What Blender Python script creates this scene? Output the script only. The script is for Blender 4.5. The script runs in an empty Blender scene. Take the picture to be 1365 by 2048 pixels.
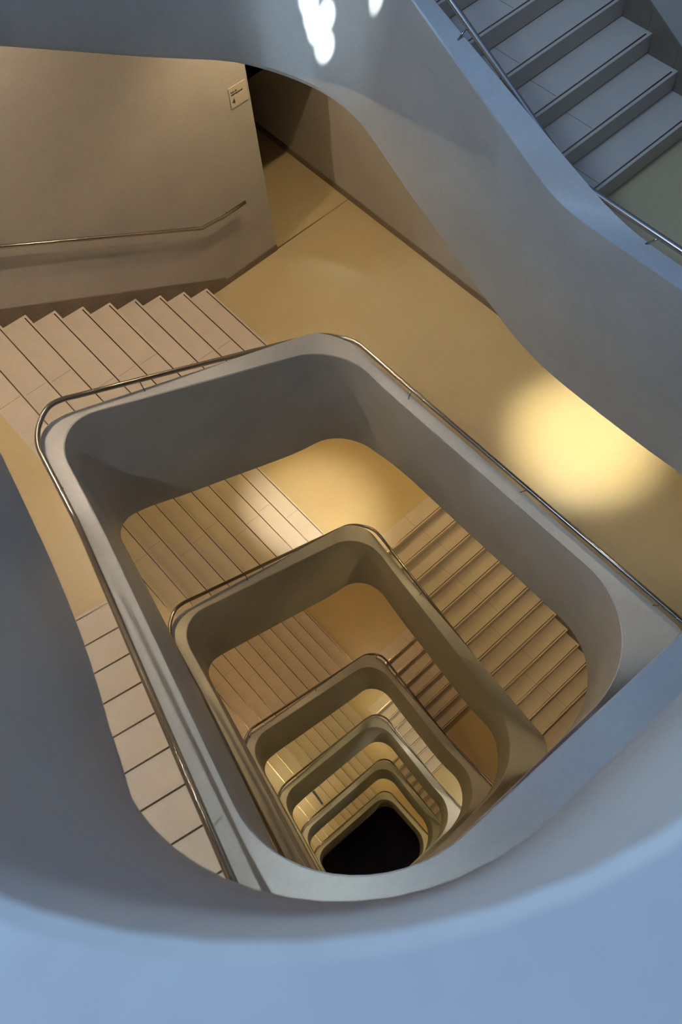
import bpy, bmesh, math, random
from mathutils import Matrix, Vector
random.seed(4)
COL = bpy.context.scene.collection
ZB = 41.0                       # height of the camera above the basement floor
def W(x, y, z):                 # z is the depth below the camera's eye
    return Vector((x, y, ZB - z))
def interp(t, tab):
    if t <= tab[0][0]: return tab[0][1]
    for (a, va), (b, vb) in zip(tab, tab[1:]):
        if t <= b: return va + (vb - va) * (t - a) / (b - a)
    return tab[-1][1]
# ------------------------------------------------------------------ materials
def newmat(name, base, rough=0.6, metal=0.0, var=0.06, scale=2.2, bump=0.0, spec=0.5, fine=0.02, coat=0.0):
    m = bpy.data.materials.new(name); m.use_nodes = True
    nt = m.node_tree; b = nt.nodes['Principled BSDF']
    b.inputs['Roughness'].default_value = rough; b.inputs['Metallic'].default_value = metal
    b.inputs['Specular IOR Level'].default_value = spec
    if coat: b.inputs['Coat Weight'].default_value = coat; b.inputs['Coat Roughness'].default_value = 0.25
    if var:
        tc = nt.nodes.new('ShaderNodeTexCoord')
        n1 = nt.nodes.new('ShaderNodeTexNoise'); n1.inputs['Scale'].default_value = scale; n1.inputs['Detail'].default_value = 6
        n1.inputs['Roughness'].default_value = 0.65
        n2 = nt.nodes.new('ShaderNodeTexNoise'); n2.inputs['Scale'].default_value = scale * 22; n2.inputs['Detail'].default_value = 2
        nt.links.new(tc.outputs['Object'], n1.inputs['Vector']); nt.links.new(tc.outputs['Object'], n2.inputs['Vector'])
        r = nt.nodes.new('ShaderNodeMapRange'); r.inputs['From Min'].default_value = .3; r.inputs['From Max'].default_value = .7
        r.inputs['To Min'].default_value = 1 - var; r.inputs['To Max'].default_value = 1 + var
        nt.links.new(n1.outputs['Fac'], r.inputs['Value'])
        r2 = nt.nodes.new('ShaderNodeMapRange'); r2.inputs['From Min'].default_value = .3; r2.inputs['From Max'].default_value = .7
        r2.inputs['To Min'].default_value = 1 - fine; r2.inputs['To Max'].default_value = 1 + fine
        nt.links.new(n2.outputs['Fac'], r2.inputs['Value'])
        mu = nt.nodes.new('ShaderNodeMath'); mu.operation = 'MULTIPLY'
        nt.links.new(r.outputs[0], mu.inputs[0]); nt.links.new(r2.outputs[0], mu.inputs[1])
        vm = nt.nodes.new('ShaderNodeVectorMath'); vm.operation = 'SCALE'; vm.inputs[0].default_value = base
        nt.links.new(mu.outputs[0], vm.inputs['Scale']); nt.links.new(vm.outputs[0], b.inputs['Base Color'])
        if bump:
            bp = nt.nodes.new('ShaderNodeBump'); bp.inputs['Strength'].default_value = bump; bp.inputs['Distance'].default_value = .01
            nt.links.new(n1.outputs['Fac'], bp.inputs['Height']); nt.links.new(bp.outputs[0], b.inputs['Normal'])
    else:
        b.inputs['Base Color'].default_value = (*base, 1)
    return m
M = dict(
    plaster=newmat('grey_plaster', (.50, .505, .465), .42, var=.08, scale=1.6, bump=.15, fine=.03),
    wall=newmat('wall_plaster', (.46, .43, .385), .6, var=.08, scale=1.3, bump=.1, fine=.03),
    floor=newmat('polished_ochre_floor', (.56, .44, .235), .33, var=.05, scale=1.1, fine=.015, spec=.5),
    tread=newmat('cream_stone_tread', (.61, .525, .415), .30, var=.05, scale=3, fine=.03, spec=.4),
    riser=newmat('stone_riser', (.53, .46, .37), .5, var=.05, scale=3, fine=.03),
    skirt=newmat('brown_stone_skirting', (.20, .155, .11), .5, var=.16, scale=3, fine=.05),
    groove=newmat('dark_grip_strip', (.26, .20, .15), .24, var=0, metal=1),
    steel=newmat('brushed_steel', (.36, .34, .31), .22, metal=1.0, var=.03, scale=8),
    joint=newmat('tile_joint', (.20, .155, .10), .8, var=0),
    dark=newmat('unlit_basement_floor', (.030, .012, .008), .35, var=.3, scale=1.5),  # near-black base colour stands for the floor that no light reaches
    sign=newmat('sign_panel', (.56, .50, .40), .5, var=0),
    ink=newmat('black_ink', (.012, .011, .010), .6, var=0),
    teal=newmat('teal_rubber', (.01, .045, .05), .5, var=0),
)
# ------------------------------------------------------------------ object helpers
def link(name, bm, mats, parent=None, smooth=False, sharp=0):
    me = bpy.data.meshes.new(name); bmesh.ops.recalc_face_normals(bm, faces=bm.faces)
    if sharp:
        for e in bm.edges:
            if len(e.link_faces) == 2 and e.calc_face_angle(0) > math.radians(sharp): e.smooth = False
    bm.to_mesh(me); bm.free()
    for m in (mats if isinstance(mats, (list, tuple)) else [mats]): me.materials.append(m)
    if smooth:
        for p in me.polygons: p.use_smooth = True
    o = bpy.data.objects.new(name, me); COL.objects.link(o)
    if parent: o.parent = parent; o.matrix_parent_inverse = parent.matrix_world.inverted()
    return o
def empty(name, loc, label, cat, group=None):
    o = bpy.data.objects.new(name, None); COL.objects.link(o); o.location = loc
    o.matrix_world = Matrix.Translation(loc)
    o['label'] = label; o['category'] = cat
    if group: o['group'] = group
    return o
def struct(o): o['kind'] = 'structure'; return o
def prism(bm, poly, z0, z1, mi=0, mi_top=None):
    """poly: plan points, z0 upper depth, z1 lower depth"""
    top = [bm.verts.new(W(x, y, z0)) for x, y in poly]; bot = [bm.verts.new(W(x, y, z1)) for x, y in poly]
    n = len(poly)
    f = bm.faces.new(top); f.material_index = mi if mi_top is None else mi_top
    f = bm.faces.new(bot[::-1]); f.material_index = mi
    for i in range(n):
        f = bm.faces.new((top[i], bot[i], bot[(i+1) % n], top[(i+1) % n])); f.material_index = mi
def box(bm, x0, x1, y0, y1, z0, z1, mi=0):
    prism(bm, [(x0, y0), (x1, y0), (x1, y1), (x0, y1)], z0, z1, mi)
def loft(bm, rows, closed=False, mi=0, caps=True):
    vs = [[bm.verts.new(p) for p in r] for r in rows]
    m = len(rows[0])
    for a, b in zip(vs, vs[1:]):
        for i in range(m if closed else m - 1):
            f = bm.faces.new((a[i], a[(i+1) % m], b[(i+1) % m], b[i])); f.material_index = mi
    if closed and caps:
        bm.faces.new(vs[0][::-1]); bm.faces.new(vs[-1])
def tube(bm, pts, r, seg=14):
    pts = [Vector(p) for p in pts]; rows = []; prev = None
    for i, p in enumerate(pts):
        t = ((pts[min(i+1, len(pts)-1)] - pts[max(i-1, 0)])).normalized()
        if prev is None:
            a = t.orthogonal().normalized()
        else:
            a = (prev - t * prev.dot(t)).normalized()
        prev = a; b = t.cross(a)
        rows.append([p + r * (math.cos(2*math.pi*k/seg) * a + math.sin(2*math.pi*k/seg) * b) for k in range(seg)])
    loft(bm, rows, closed=True)
# ------------------------------------------------------------------ plan of the well
R_ = 0.17
ANG = math.atan(.187); CD, SD = math.cos(ANG), math.sin(ANG)
XB = [(0, 3.66), (9, 3.66), (14, 3.75), (20, 3.78), (31, 3.78), (37, 3.73)]
YA1 = [(0, 4.92), (12, 4.92), (18, 4.85), (23, 4.74), (28, 4.64), (35, 4.8)]
YA2 = [(0, 4.92), (20, 4.88), (24.5, 4.92), (30, 4.8), (36, 4.9)]
YC = [(.47, -.076), (1.96, -.016), (4.2, .20), (5.75, .29), (8, .43), (9.5, .52), (15.1, .94), (20.6, 1.38), (26.2, 1.8), (38, 2.5)]
def nD(z): return -.27 - .0105 * z
def nDt(z): return interp(z, [(0, -.25), (.5, -.25), (1.15, -.36), (1.96, -.363), (2.8, -.295), (5, -.338), (8, -.315), (12, -.33), (18, -.44), (24, -.5), (37, -.66)])
XW, YW, YCW, NW = 5.83, 7.2, -2.1, -2.6
def yout(x, z=0): return YW + .058 * max(0.0, 3.6 - x) + (.65 if z > 9.25 else 0)   # the lower storeys are a little wider here
# a "line" for side and depth: returns (point, direction)
def sideline(side, z, off):
    if isinstance(off, dict): off = off[side]
    if off == 'wall':
        if side == 'A': return (3.6, yout(3.6, z)), (-1, .058)
        if side == 'B': return (XW, 0), (0, 1)
        if side == 'C': return (0, YCW), (1, 0)
        return (NW * CD, -NW * SD), (SD, CD)
    if side == 'A':
        y1, y2 = interp(z, YA1) + off, interp(z, YA2) + off
        return (.6, y1), (3.1, y2 - y1)
    if side == 'B': return (interp(z, XB) + off, 0), (0, 1)
    if side == 'C': return (1.0, interp(z, YC) - off), (1, -.03)
    n = nDt(z) - off
    return (n * CD, -n * SD), (SD, CD)
def isect(l1, l2):
    (x1, y1), (a, b) = l1; (x2, y2), (c, d) = l2
    det = a * (-d) + c * b
    t = ((x2 - x1) * (-d) + c * (y2 - y1)) / det
    return (x1 + a * t, y1 + b * t)
# corner floors, depth below the eye, in downward order
TD = .305
turns = [  # F2 = floor at C2, nA, xa(nosing1), nB, yb(first nosing), F3
    dict(F2=3.74, nA=10, xa=3.55, nB=8, yb=4.87, nD=4, sd=1.2, tdD=.30),
    dict(F2=8.84, nA=10, xa=3.43, nB=0, yb=4.0, nD=11, sd=3.64, tdD=.327),
    dict(F2=13.60, nA=10, xa=3.50, nB=14, yb=4.65, nD=11, sd=3.6, tdD=.305),
    dict(F2=20.06, nA=10, xa=3.52, nB=7, yb=4.84, nD=10, sd=3.6, tdD=.305),
    dict(F2=25.33, nA=10, xa=3.55, nB=8, yb=5.21, nD=10, sd=3.6, tdD=.305),
    dict(F2=30.80, nA=10, xa=3.57, nB=10, yb=4.79, nD=10, sd=3.6, tdD=.305),
    dict(F2=36.90, nA=10, xa=3.52, nB=0, yb=4.0, nD=10, sd=3.6, tdD=.305),
]
for t in turns:
    t['F1'] = t['F2'] - t['nA'] * R_
    t['F4'] = t['F1'] - t['nD'] * R_
    t['F3'] = t['F2'] + t['nB'] * R_
for k, t in enumerate(turns):
    t['td'] = .302 if k in (0, 1) else .31
    if k + 1 < len(turns):
        dz = turns[k+1]['F4'] - t['F3']
        t['nC'] = max(0, round(dz / R_)); t['rC'] = dz / t['nC'] if t['nC'] else 0
    else: t['nC'] = 0; t['rC'] = 0
XC = 3.0
def Ffun(side, k, x, y):
    """nosing line depth on a side of turn k ; C of turn k follows C3_k"""
    if k < 0: return turns[0]['F4']
    if k >= len(turns): return turns[-1]['F3']
    t = turns[k]
    if side == 'A': return t['F2'] - min(max((t['xa'] + t['td'] - x) / t['td'], 0), t['nA']) * R_
    if side == 'B': return t['F2'] + min(max((t['yb'] - y) / .30, 0), t['nB']) * R_
    if side == 'C': return t['F3'] + min(max((XC - x) / .305, 0), t['nC']) * t['rC']
    s = x * SD + y * CD
    return t['F1'] - min(max((t['sd'] + t['tdD'] - s) / t['tdD'], 0), t['nD']) * R_
# corner sequence
corners = [('C3', -1, turns[0]['F4'])]
for k, t in enumerate(turns):
    corners += [('C4', k, t['F4']), ('C1', k, t['F1']), ('C2', k, t['F2']), ('C3', k, t['F3'])]
corners += [('C4', len(turns), turns[-1]['F3']), ('C1', len(turns), turns[-1]['F3'])]
NXT = {'C3': 'C', 'C4': 'D', 'C1': 'A', 'C2': 'B'}; PRV = {'C4': 'C', 'C1': 'D', 'C2': 'A', 'C3': 'B'}
DZT, DZS = -.89, {('A', 0): .88, ('B', 0): .68, ('D', 0): .74}
def dzs(side, k, flat):
    if flat: return .60
    return DZS.get((side, k), .97)
def build_path(off, rad, dz):
    """samples of the whole spiral: (x, y, F, side, k, piece)"""
    P = []
    for c, k, F in corners:
        z = F + dz
        P.append(isect(sideline(PRV[c], z, off), sideline(NXT[c], z, off)))
    arcs = []
    for i, (c, k, F) in enumerate(corners):
        p = Vector(P[i])
        if i == 0 or i == len(corners) - 1: arcs.append(([p], [p])); continue
        d1 = (Vector(P[i-1]) - p).normalized(); d2 = (Vector(P[i+1]) - p).normalized()
        r = rad(c, k); th = d1.angle(d2); L = r / math.tan(th / 2)
        a, b = p + d1 * L, p + d2 * L
        cen = p + (d1 + d2).normalized() * (r / math.sin(th / 2))
        va, vb = a - cen, b - cen; tot = va.angle(vb)
        sg = 1 if va.x * vb.y - va.y * vb.x > 0 else -1
        pts = []
        N = 16
        for j in range(N + 1):
            t = sg * tot * j / N; pts.append(cen + Vector((va.x * math.cos(t) - va.y * math.sin(t), va.x * math.sin(t) + va.y * math.cos(t))))
        arcs.append((pts, pts))
    out = []
    for i, (c, k, F) in enumerate(corners):
        if i > 0 and i < len(corners) - 1:
            kq = k                      # side after the corner belongs to turn k
            kp = k if PRV[c] != 'C' else k - 1
            for p in arcs[i][0]:
                f = Ffun(PRV[c], kp, p.x, p.y) + Ffun(NXT[c], kq, p.x, p.y) - F
                out.append([p.x, p.y, f, 'corner', k, i])
        else:
            p = arcs[i][0][0]; out.append([p.x, p.y, F, 'corner', k, i])
        if i < len(corners) - 1:
            a = arcs[i][0][-1]; b = arcs[i+1][0][0]; sd = NXT[c]
            ns = 44
            for j in range(1, ns):
                q = a.lerp(b, j / ns)
                out.append([q.x, q.y, Ffun(sd, k, q.x, q.y), sd, k, i])
    return out
def smooth(vals, pts, sig):
    n = len(vals); res = []
    for i in range(n):
        s = w = 0
        j = i
        for rng in (range(i, -1, -1), range(i + 1, n)):
            d = 0; last = i
            for j in rng:
                d += math.dist(pts[j][:2], pts[last][:2]); last = j
                if d > 3 * sig: break
                g = math.exp(-.5 * (d / sig) ** 2); s += g * vals[j]; w += g
        res.append(s / w)
    return res
def radT(c, k): return {'C1': .50, 'C2': .52, 'C3': .95 if k < 3 else .8, 'C4': .43 if k == 0 else .78}[c]
def radS(c, k): return {'C1': .30, 'C2': .75 if k == 0 else .50, 'C3': .90, 'C4': .66 if k == 0 else .70}[c]
def radO(c, k): return {'C1': .48, 'C2': .38, 'C3': .30, 'C4': .40}[c]
def radW(c, k): return .02
pT = build_path(0.0, radT, DZT)
pS = build_path(0.0, radS, .62)
pO = build_path(dict(A=.15, B=.15, C=.25, D=.185), radO, DZT)
pR = build_path(dict(A=.17, B=.17, C=.265, D=.15), radO, -.97)
pWl = build_path('wall', radW, .75)
zT = smooth([p[2] + DZT for p in pT], pT, .14)
zR = smooth([p[2] - .965 for p in pR], pR, .04)
def soff(p):
    side, k, i = p[3], p[4], p[5]
    if side == 'A' and k == 0: return .81 + .052 * (p[0] - 1.51)
    if side == 'corner':
        c = corners[i][0]
        if c == 'C2' and k == 0: return .92 - .24 * min(max((4.92 - p[1]) / .6, 0), 1)
        return {'C1': .97 if k > 0 else .76, 'C2': .85, 'C3': .62, 'C4': .62}[c]
    n = {'A': 'nA', 'B': 'nB', 'C': 'nC', 'D': 'nD'}[side]
    kk = k
    if kk < 0 or kk >= len(turns) or turns[kk][n] == 0: return .60
    return DZS.get((side, kk), .97)
zS = smooth([p[2] + soff(p) for p in pS], pS, .25)
# keep the plan of every edge plumb with its own depth
def replumb(P, zz, off):
    for p, z, in zip(P, zz):
        pass
def pt(side, c, z, off):
    """plan point at coordinate c along a side"""
    if side == 'A':
        if off == 'wall': return (c, yout(c, z) + .02)
        (x0, y0), (dx, dy) = sideline('A', z, off); return (c, y0 + dy * (c - x0) / dx)
    if side == 'B': return ((XW + .02) if off == 'wall' else interp(z, XB) + off, c)
    if side == 'C': return (c, (YCW - .02) if off == 'wall' else interp(z, YC) - off - .03 * (c - 1.0))
    n = (NW - .02) if off == 'wall' else nDt(z) - off
    return (c * SD + n * CD, c * CD - n * SD)
def lerp2(a, b, t): return (a[0] + (b[0] - a[0]) * t, a[1] + (b[1] - a[1]) * t)
def wallpoint(i):
    """point of the outer wall facing sample i of the inner lower edge"""
    p = pS[i]; z = zS[i]
    def crd(q, side): return {'A': q[0], 'B': q[1], 'C': q[0], 'D': q[0] * SD + q[1] * CD}[side]
    if p[3] != 'corner': return pt(p[3], crd(p, p[3]), z, 'wall')
    ci = p[5]; js = [j for j, q in enumerate(pS) if q[5] == ci and q[3] == 'corner']
    c = corners[ci][0]; out = isect(sideline(PRV[c], z, 'wall'), sideline(NXT[c], z, 'wall'))
    if c == 'C2': out = (XW, yout(XW, z) + .02)
    if len(js) < 2: return out
    t = (i - js[0]) / (js[-1] - js[0])
    if t <= .5: return lerp2(pt(PRV[c], crd(pS[js[0]], PRV[c]), z, 'wall'), out, t * 2)
    return lerp2(out, pt(NXT[c], crd(pS[js[-1]], NXT[c]), z, 'wall'), t * 2 - 1)
# piece ranges per turn: cut at the middle of the C4 corners
idx = [i for i, p in enumerate(pT)]
cuts = [0]
for ci, (c, k, F) in enumerate(corners):
    if c == 'C4' and k >= 1:
        js = [i for i, p in enumerate(pT) if p[5] == ci and p[3] == 'corner']
        cuts.append(js[len(js) // 2])
cuts.append(len(pT) - 1)
turn_label = [
    'topmost grey plaster parapet turn, bluish, closest to the viewer with a curved lower edge',
    'second parapet turn from the top, with a pale wide ledge, around the largest opening',
    'third parapet turn from the top, brown-grey band seen inside the largest lit opening',
    'fourth parapet turn from the top, around the smaller opening with warm steps',
    'fifth parapet turn from the top, third smallest ring of the well',
    'sixth parapet turn from the top, second smallest ring of the well',
    'lowest parapet turn, smallest ring framing the dark floor of the well',
]
rail_label = [
    'topmost steel handrail beside the bluish steps in the upper right corner',
    'second steel handrail from the top, along the wide ochre landing and pale steps',
    'third steel handrail from the top, on the parapet just below the largest opening',
    'fourth steel handrail from the top, thin bright line on the parapet above the warm steps',
    'fifth steel handrail from the top, on a small parapet deep in the well',
    'sixth steel handrail from the top, second from the dark bottom',
    'lowest steel handrail, on the smallest parapet around the dark floor',
]
for t in range(7):
    a, b = cuts[t], cuts[t+1]
    if t == 6: b = cuts[-1]
    bm = bmesh.new(); rows = []
    for i in range(a, b + 1):
        T, S, O, Wp = pT[i], pS[i], pO[i], pWl[i]
        vT, vS, vO = Vector(T[:2]), Vector(S[:2]), Vector(O[:2])
        h = (vO - vT); L = h.length; h = h / L if L > 1e-6 else h
        c1 = vT + h * .016
        nb = .03
        rows.append([
            W(O[0], O[1], O[2] + .40),
            W(O[0], O[1], zT[i] + .012), W(*(vO - h * .012), zT[i]),
            W(*(vT + h * .010), zT[i]), W(*vT, zT[i] + .010),
            W(*(vT.lerp(vS, .5)), (zT[i] + zS[i]) / 2),
            W(*vS, zS[i] - .05), W(*(vS + h * .012), zS[i] - .012), W(*(vS + h * .06), zS[i]),
            W(*(vS + h * .30), zS[i] - .02)])
    loft(bm, rows, closed=True)
    o = link('parapet', bm, M['plaster'], smooth=True, sharp=22)
    o['label'] = turn_label[t]; o['category'] = 'parapet'
    # ceiling under this turn (underside of the flights), from the parapet's foot to the outer walls
    bm = bmesh.new(); rows = []
    for i in range(a, b + 1):
        S, O, Q = pS[i], pO[i], wallpoint(i)
        vS, vO = Vector(S[:2]), Vector(O[:2]); h = (vO - vS).normalized()
        q = vS + h * .2
        zz = zS[i] - .01
        rows.append([W(q.x, q.y, zz), W(Q[0], Q[1], zz), W(Q[0], Q[1], zz - .10), W(q.x, q.y, zz - .10)])
    loft(bm, rows, closed=True)
    struct(link('ceiling', bm, M['wall']))
    # handrail
    hr = empty('handrail', W(pR[a][0], pR[a][1], zR[a]), rail_label[t], 'handrail')
    bm = bmesh.new(); tube(bm, [W(pR[i][0], pR[i][1], zR[i]) for i in range(a, b + 1)], .024 if t else .020)
    link('rail', bm, M['steel'], hr, smooth=True)
    d = 0; nxt = 1.0
    for i in range(a + 1, b):
        d += math.dist(pR[i][:2], pR[i-1][:2])
        if d > nxt:
            nxt += 1.65
            bm = bmesh.new(); r0, o0 = Vector(pR[i][:2]), Vector(pO[i][:2]); t0 = Vector(pT[i][:2])
            inn = o0 + (t0 - o0).normalized() * .06
            tube(bm, [W(r0.x, r0.y, zR[i]), W(inn.x, inn.y, zT[i] + .005)], .0065, 8)
            link('bracket', bm, M['steel'], hr, smooth=True)
# ------------------------------------------------------------------ flights of steps
def flight(side, noses, levels, r, label):
    """noses: coordinates of nosings ordered from the bottom one up; levels: their depths"""
    if not noses: return
    z0 = levels[0]
    p = pt(side, noses[0], z0, .6)
    st = empty('stair_flight', W(p[0], p[1], z0 + r), label, 'stairs')
    dn = 1 if side in ('A', 'D') else -1
    if side == 'C' : dn = 1
    if side == 'B': dn = -1
    dn = {'A': 1, 'D': 1, 'B': -1, 'C': -1}[side]
    for i, (c, z) in enumerate(zip(noses, levels)):
        back = noses[i+1] - dn * .02 if i + 1 < len(noses) else c - dn * .30
        bm = bmesh.new()
        def P(cc, off): return pt(side, cc, z, off)
        # body: nosing front at c, shadow gap at the riser foot
        poly = [P(c, .06), P(c, 'wall'), P(back, 'wall'), P(back, .06)]
        prism(bm, poly, z, z + r - .012, mi=1, mi_top=0)
        poly2 = [P(c - dn * .015, .06), P(c - dn * .015, 'wall'), P(back, 'wall'), P(back, .06)]
        prism(bm, poly2, z + r - .012, z + r + .03, mi=2)
        step = link('step', bm, [M['tread'], M['riser'], M['groove']], st)
        # grip strip let into the tread near the nosing
        g0, g1 = c - dn * .024, c - dn * .037
        bm = bmesh.new()
        a0, a1 = P(g0, .06), P(g0, 'wall'); b0, b1 = P(g1, .06), P(g1, 'wall')
        L = math.dist(a0, a1); e = 1 - .07 / L
        prism(bm, [a0, lerp2(a0, a1, e), lerp2(b0, b1, e), b0], z - .0015, z + .01)
        link('grip_strip', bm, M['groove'], step)
        # tile joint across the tread
        tt = .42 + .16 * ((i * 37) % 10) / 10
        m0, m1 = lerp2(P(c - dn * .05, .14), P(c - dn * .05, 'wall'), tt), lerp2(P(back, .14), P(back, 'wall'), tt)
        w = Vector((a1[0] - a0[0], a1[1] - a0[1])).normalized() * .0022
        bm = bmesh.new()
        prism(bm, [(m0[0]-w.x, m0[1]-w.y), (m0[0]+w.x, m0[1]+w.y), (m1[0]+w.x, m1[1]+w.y), (m1[0]-w.x, m1[1]-w.y)], z - .0006, z + .005)
        link('tile_joint', bm, M['joint'], step)
ordn = ['topmost', 'second', 'third', 'fourth', 'fifth', 'sixth', 'lowest']
where = {
 'A': ['bluish steps hidden behind the topmost parapet at the upper left', 'pale pinkish steps in the left of the photo below the wall handrail',
       'olive-gold steps seen through the largest opening, left of the bright glossy patch', 'warm brown steps left of the third parapet turn, fourth flight down on that side',
       'short row of steps deep in the well, above the fifth parapet', 'small warm steps with the teal mat on them', 'dim steps just above the lowest parapet'],
 'B': ['blue-grey steps in the upper right corner beside the topmost handrail', '', 'long flight of warm stone steps right of the centre with wide brown treads',
       'steps right of the fourth handrail in the middle distance', 'small greenish steps on the right of the fifth parapet', 'tiny steps on the right of the sixth parapet', ''],
 'D': ['short flight under the parapet nearest to the viewer', 'narrow strip of cream steps at the lower left, partly hidden by topmost parapet',
       'third flight down on the left side of the well, behind the second parapet', 'fourth flight down on the left side of the well', 'fifth flight down on the left side of the well',
       'sixth flight down on the left side of the well', 'lowest flight on the left side of the well'],
 'C': ['single step on the near side of the well under the viewer', 'near-side steps under the second parapet turn', 'near-side steps under the third parapet turn',
       'near-side steps under the fourth parapet turn', 'near-side steps under the fifth parapet turn', 'near-side steps under the sixth parapet turn', ''],
}
for k, t in enumerate(turns):
    flight('A', [t['xa'] - t['td'] * i for i in range(t['nA'])], [t['F2'] - R_ * (i + 1) for i in range(t['nA'])], R_, where['A'][k])
    flight('B', [t['yb'] - .30 * i for i in range(t['nB'])][::-1], [t['F2'] + R_ * i for i in range(t['nB'])][::-1], R_, where['B'][k])
    flight('D', [t['sd'] - t['tdD'] * i for i in range(t['nD'])], [t['F1'] - R_ * (i + 1) for i in range(t['nD'])], R_, where['D'][k])
    # side C climbs from C4 (lower level) to C3
    if t['nC']:
        flight('C', [XC - .305 * i for i in range(t['nC'])][::-1], [t['F3'] + t['rC'] * i for i in range(t['nC'])][::-1], t['rC'], where['C'][k])
# ------------------------------------------------------------------ landings (floors)
def landing(F, P, cp, Q, cq):
    """corner landing between the flight on side P (edge coordinate cp) and on side Q (cq)"""
    inn = isect(sideline(P, F, .06), sideline(Q, F, .06)); out = isect(sideline(P, F, 'wall'), sideline(Q, F, 'wall'))
    if P == 'A': out = (XW + .02, yout(XW, F) + .005)
    poly = [pt(P, cp, F, .06), pt(P, cp, F, 'wall'), out, pt(Q, cq, F, 'wall'), pt(Q, cq, F, .06), inn]
    bm = bmesh.new(); prism(bm, poly, F, F + .25)
    bm.normal_update(); bmesh.ops.triangulate(bm, faces=bm.faces[:])
    return struct(link('floor', bm, M['floor']))
for k, t in enumerate(turns):
    # C1 : between D and A
    landing(t['F1'], 'D', t['sd'] - .005, 'A', t['xa'] - t['td'] * (t['nA'] - 1) - .30)
    # C2 : between A and B (and on to C3 when side B is level)
    if t['nB']:
        landing(t['F2'], 'A', t['xa'] - .02, 'B', t['yb'] + .30)
        y3 = t['yb'] - .30 * (t['nB'] - 1) + .02
        landing(t['F3'], 'B', y3, 'C', (XC + .30) if t['nC'] else 1.6)
    else:
        landing(t['F2'], 'A', t['xa'] - .02, 'B', 2.0)
        landing(t['F3'], 'B', 2.0, 'C', (XC + .30) if t['nC'] else 1.6)
    # C4 : between C and D
    cc = (XC - .305 * (t['nC'] - 1) + .02) if t['nC'] else 1.6
    if k + 1 < len(turns):
        n = turns[k+1]; landing(n['F4'], 'C', cc, 'D', n['sd'] - n['tdD'] * (n['nD'] - 1) - .30)
    else: landing(t['F3'], 'C', 1.6, 'D', 3.5)
t = turns[0]; landing(t['F4'], 'C', 3.0, 'D', t['sd'] - t['tdD'] * (t['nD'] - 1) - .30)
# thin joint lines on the floor by the gallery door and on the corner landing
def joint(p, q, F, name='trim'):
    d = (Vector(q) - Vector(p)).normalized(); w = Vector((-d.y, d.x)) * .004
    bm = bmesh.new(); p, q = Vector(p), Vector(q)
    prism(bm, [tuple(p - w), tuple(p + w), tuple(q + w), tuple(q - w)], F - .0012, F + .004)
    return struct(link(name, bm, M['joint']))
joint((4.57, 7.2), (5.83, 7.2), 8.84, 'trim_1')
# ------------------------------------------------------------------ outer walls
TOP, BOT = -4.0, 41.0
DX0, DX1, DZ0, DZ1 = 4.56, XW, 6.32, 8.84       # gallery doorway
bm = bmesh.new()
prism(bm, [(-6, yout(-6)), (3.6, 7.2), (DX0, 7.2), (DX0, 7.5), (-6, 8.2)], TOP, 9.25)
prism(bm, [(-6, yout(-6, 20)), (3.6, yout(3.6, 20)), (XW, yout(XW, 20)), (XW, 8.4), (-6, 9.2)], 9.25, BOT)
box(bm, DX0, XW, 7.2, 7.5, TOP, DZ0); box(bm, DX0, XW, 7.21, 7.5, DZ1 + .02, 9.25)
struct(link('wall_back', bm, M['wall']))
bm = bmesh.new(); box(bm, XW, XW + .3, -2.6, 12.0, TOP, BOT); struct(link('wall_right', bm, M['wall']))
bm = bmesh.new(); box(bm, -4.0, XW + .3, YCW - .3, YCW, TOP, BOT); struct(link('wall_front', bm, M['wall']))
bm = bmesh.new()
a, b = (NW * CD - 3 * SD, -NW * SD - 3 * CD), (NW * CD + 9 * SD, -NW * SD + 9 * CD)
prism(bm, [a, b, (b[0] - .3, b[1]), (a[0] - .3, a[1])], TOP, BOT); struct(link('wall_left', bm, M['wall']))
# passage behind the doorway
bm = bmesh.new(); box(bm, DX0 - .3, DX0, 7.5, 12, 5.8, 9.1); struct(link('wall_passage', bm, M['wall']))
bm = bmesh.new(); box(bm, DX0 - .3, XW, 12, 12.3, 5.8, 9.1); struct(link('wall_end', bm, M['wall']))
bm = bmesh.new(); box(bm, DX0, XW, 7.2, 12, DZ0 - .2, DZ0); struct(link('ceiling', bm, M['wall']))
bm = bmesh.new(); box(bm, DX0, XW, 7.2, 12, 8.84, 9.1); struct(link('floor', bm, M['floor']))
bm = bmesh.new(); box(bm, -5, XW, -2.4, 8, 41.0, 41.2); struct(link('floor', bm, M['dark']))
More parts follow.
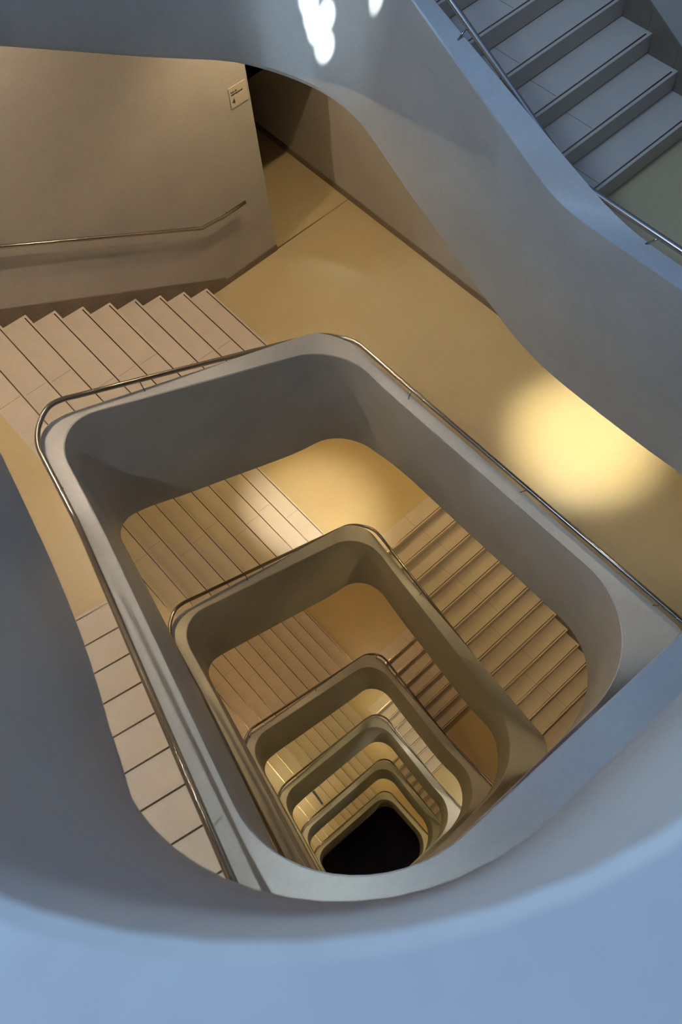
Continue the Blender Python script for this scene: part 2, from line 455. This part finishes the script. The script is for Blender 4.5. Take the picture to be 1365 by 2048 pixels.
# dark cladding of the basement pit walls
# ------------------------------------------------------------------ skirting boards
def skirt(side, k, c0, c1, n=24, up=.13, name='baseboard_side'):
    bm = bmesh.new(); rows = []
    for j in range(n + 1):
        c = c0 + (c1 - c0) * j / n
        if side == 'A': x = c; F = Ffun('A', k, x, 7); y = yout(c, F); i = (0, -1)
        else: x, y = XW, c; F = Ffun('B', k, x, y); i = (-1, 0)
        z1 = F + .20; z0 = F - up
        rows.append([W(x + .01*-i[0], y + .01*-i[1], z0), W(x + .014*i[0], y + .014*i[1], z0), W(x + .014*i[0], y + .014*i[1], z1), W(x + .01*-i[0], y + .01*-i[1], z1)])
    loft(bm, rows, closed=True)
    o = struct(link(name, bm, M['skirt']))
    return o
for k, t in enumerate(turns):
    xe = t['xa'] + t['td']; xs = t['xa'] - t['td'] * (t['nA'] - 1)
    skirt('A', k, xs, xe, name='baseboard_back')
    skirt('A', k, xe, 4.56 if k == 1 else XW, n=2, up=.10, name='baseboard_back')
    skirt('A', k, -3, xs, n=2, up=.10, name='baseboard_back')
    if t['nB']:
        skirt('B', k, t['yb'] - .30 * t['nB'], t['yb'], up=.16, name='baseboard_right')
        skirt('B', k, t['yb'], yout(XW, t['F2']), n=2, up=.10, name='baseboard_right'); skirt('B', k, -2.1, t['yb'] - .30 * t['nB'], n=2, up=.10, name='baseboard_right')
    else: skirt('B', k, -2.1, 12 if k == 1 else 7.8, n=4, up=.10, name='baseboard_right')
# joints between the skirting tiles of the upper right flight and of the left flight
for k, side in ((0, 'B'), (1, 'A')):
    t = turns[k]
    for i in range(1, 9):
        if side == 'B': c = t['yb'] - .30 * i + .05; x, y = XW - .0145, c; F = Ffun('B', 0, x, c); bmx = (x, x - .002, c - .003, c + .003)
        else: c = t['xa'] - t['td'] * i; F = Ffun('A', 1, c, 7); y = yout(c) - .0145; bmx = (c - .003, c + .003, y - .002, y)
        bm = bmesh.new(); box(bm, *sorted(bmx[:2]), *sorted(bmx[2:]), F - .13, F + .02); struct(link('trim_2', bm, M['joint']))
# ------------------------------------------------------------------ wall handrail
wr = empty('wall_handrail', W(3.77, 7.12, 7.7), 'short steel handrail fixed to the tan wall above the pale steps on the left', 'handrail')
bm = bmesh.new()
pts = [(4.19, 7.12, 7.715), (3.83, 7.12, 7.715), (3.75, 7.12, 7.70)]
for j in range(1, 18):
    x = 3.75 - .2 * j; pts.append((x, yout(x) - .08, Ffun('A', 1, x, 7) - 1.06 + .0))
tube(bm, [W(*p) for p in pts], .021); link('rail', bm, M['steel'], wr, smooth=True)
for x in (3.95, 2.7, 1.45, .5):
    bm = bmesh.new(); zz = 7.715 if x > 3.8 else Ffun('A', 1, x, 7) - 1.06
    tube(bm, [W(x, yout(x) - .08, zz + .01), W(x, yout(x) - .05, zz + .05), W(x, yout(x) + .01, zz + .05)], .007, 8)
    link('bracket', bm, M['steel'], wr, smooth=True)
# ------------------------------------------------------------------ gallery sign
sg = empty('gallery_sign', W(4.41, 7.195, 6.41), 'small pale square sign with a black 4 at the corner beside the dark doorway', 'sign')
bm = bmesh.new(); box(bm, 4.30, 4.53, 7.190, 7.2, 6.29, 6.53); link('panel', bm, M['sign'], sg)
def text(body, size, x, z, name):
    cu = bpy.data.curves.new(name, 'FONT'); cu.body = body; cu.size = size; cu.extrude = .0008
    cu.space_line = .95
    o = bpy.data.objects.new('tmp', cu); COL.objects.link(o)
    dg = bpy.context.evaluated_depsgraph_get(); me = bpy.data.meshes.new_from_object(o.evaluated_get(dg))
    bpy.data.objects.remove(o); me.materials.clear(); me.materials.append(M['ink'])
    ob = bpy.data.objects.new(name, me); COL.objects.link(ob)
    mw = Matrix.Translation(W(x, 7.188, z)) @ Matrix.Rotation(math.pi / 2, 4, 'X')
    ob.parent = sg; ob.matrix_parent_inverse = sg.matrix_world.inverted(); ob.matrix_world = mw
    return ob
text('Sala de\nexposiciones', .030, 4.318, 6.355, 'lettering')
text('4', .085, 4.318, 6.485, 'number')
# ------------------------------------------------------------------ teal mat on the sixth flight
bm = bmesh.new()
tz = turns[5]['F2'] - 8 * R_
prism(bm, [(1.33, 5.12), (1.40, 5.12), (1.45, 5.62), (1.38, 5.62)], tz - .03, tz + .0)
o = link('floor_mat', bm, M['teal']); o['label'] = 'small dark teal mat lying across the steps deep in the well'; o['category'] = 'mat'
# ------------------------------------------------------------------ lights
def spot(x, y, z, power, col=(1, .66, .34), size=120, blend=1.0, rad=.08, tgt=None, name='downlight'):
    L = bpy.data.lights.new(name, 'SPOT'); L.energy = power; L.color = col; L.spot_size = math.radians(size); L.spot_blend = blend; L.shadow_soft_size = rad
    o = bpy.data.objects.new(name, L); COL.objects.link(o); o.location = W(x, y, z)
    if tgt:
        d = W(*tgt) - W(x, y, z); o.rotation_euler = d.to_track_quat('-Z', 'Y').to_euler()
    return o
def roof(x, y, k, side):
    """depth of the ceiling above a point: the turn above"""
    return None
WARM = (1, .66, .33); PINK = (1, .74, .52); NEUT = (1, .84, .62)
def over(side, k, x, y, drop=.12):
    """just under the ceiling that turn k makes over a point"""
    return Ffun(side, k, x, y) + DZS.get((side, k), .97) + drop
def lamp(side, k, x, y, p, c, size=125, blend=.6, rad=.035):
    spot(x, y, over(side, k - 1, x, y), p, c, size, blend, rad)
TONE = [None, (1, .75, .46), (1, .70, .30), (1, .66, .32), (1, .74, .32), (1, .72, .30), (1, .70, .28)]
for k in range(1, 7):
    T = TONE[k]
    lamp('B', k, 4.9, 6.3, [0, 175, 150, 165, 130, 150, 150][k], (1, .76, .46) if k == 1 else T, size=145 if k == 1 else 125)      # over the corner landing C2
    lamp('A', k, .9, 6.4, [0, 300, 130, 150, 170, 210, 170][k], (1, .80, .58) if k == 1 else T, size=165 if k == 1 else 125, rad=.022)      # over the flight on side A
    lamp('B', k, 4.9, 1.6, [0, 30, 170, 40, 300, 70, 120][k], (1, .88, .66) if k in (1, 4) else T)   # over side B
    lamp('D', k, -1.6, 4.2, [0, 90, 90, 90, 90, 90, 90][k], T)
    lamp('D', k, -1.45, .6, [0, 180, 80, 80, 80, 80, 80][k], (.84, .92, 1.0) if k == 1 else T)
# tight pool on the landing by the outer wall, another on the third flight
spot(5.25, 2.55, 5.95, 640, (1, .94, .70), 42, 1.0, .10)
spot(3.6, 6.05, over('A', 1, 3.6, 6), 520, (1, .92, .74), 46, 1.0, .03)
spot(.9, 3.2, 38.4, 3, (1, .3, .12), 150, 1.0, .05)  # weak red fill added to tint the dark pit, no real downlight
# cool fill added above the well, and pin spots throwing small patches on the upper wall
spot(-1.2, 3.6, -2.4, 760, (.50, .71, 1.0), 165, .5, .5, name='upper_fill')
for tx, ty, tz, a in ((3.57, 4.69, 3.90, 1.15), (3.575, 4.68, 4.03, 1.0), (3.63, 4.58, 3.98, 1.0), (3.59, 4.67, 4.14, 1.0), (3.62, 4.60, 4.22, 1.0), (3.61, 4.63, 4.27, 1.0), (3.66, 4.10, 3.58, 1.0)):
    spot(1.0, 1.6, -3.0, 15000, (.82, .92, 1.0), a, .55, .01, (tx, ty, tz), name='glint_spot')  # added beams imitating reflected daylight, no window stands behind them
spot(1.0, 1.6, -3.0, 1500, (.6, .8, 1.0), 9, 1.0, .05, (3.60, 4.64, 4.0), name='glint_halo_spot')  # wider spot added for a soft halo round the patches
# cool daylight from the open storey above
w = bpy.data.worlds.new('sky'); bpy.context.scene.world = w; w.use_nodes = True
bg = w.node_tree.nodes['Background']; bg.inputs[0].default_value = (.24, .41, .90, 1); bg.inputs[1].default_value = 1.05
# ------------------------------------------------------------------ camera
cam = bpy.data.cameras.new('camera'); co = bpy.data.objects.new('camera', cam); COL.objects.link(co)
Rm = Matrix(((.74559687, -.66360261, -.06096634), (.61260676, .64652999, .45465583), (-.26229423, -.37633836, .88857818)))
# rows are the camera's right / up / back axes in world coordinates
co.matrix_world = Matrix.Translation(W(0, 0, 0)) @ Rm.transposed().to_4x4()
cam.sensor_fit = 'VERTICAL'; cam.sensor_height = 24.0; cam.lens = 1800.0 / 2048.0 * 24.0
cam.clip_start = .02; cam.clip_end = 200
cam.dof.use_dof = True; cam.dof.focus_distance = 10.0; cam.dof.aperture_fstop = 3.4
sc = bpy.context.scene; sc.camera = co
sc.view_settings.view_transform = 'Standard'; sc.view_settings.look = 'None'; sc.view_settings.gamma = 1; sc.view_settings.exposure = 0
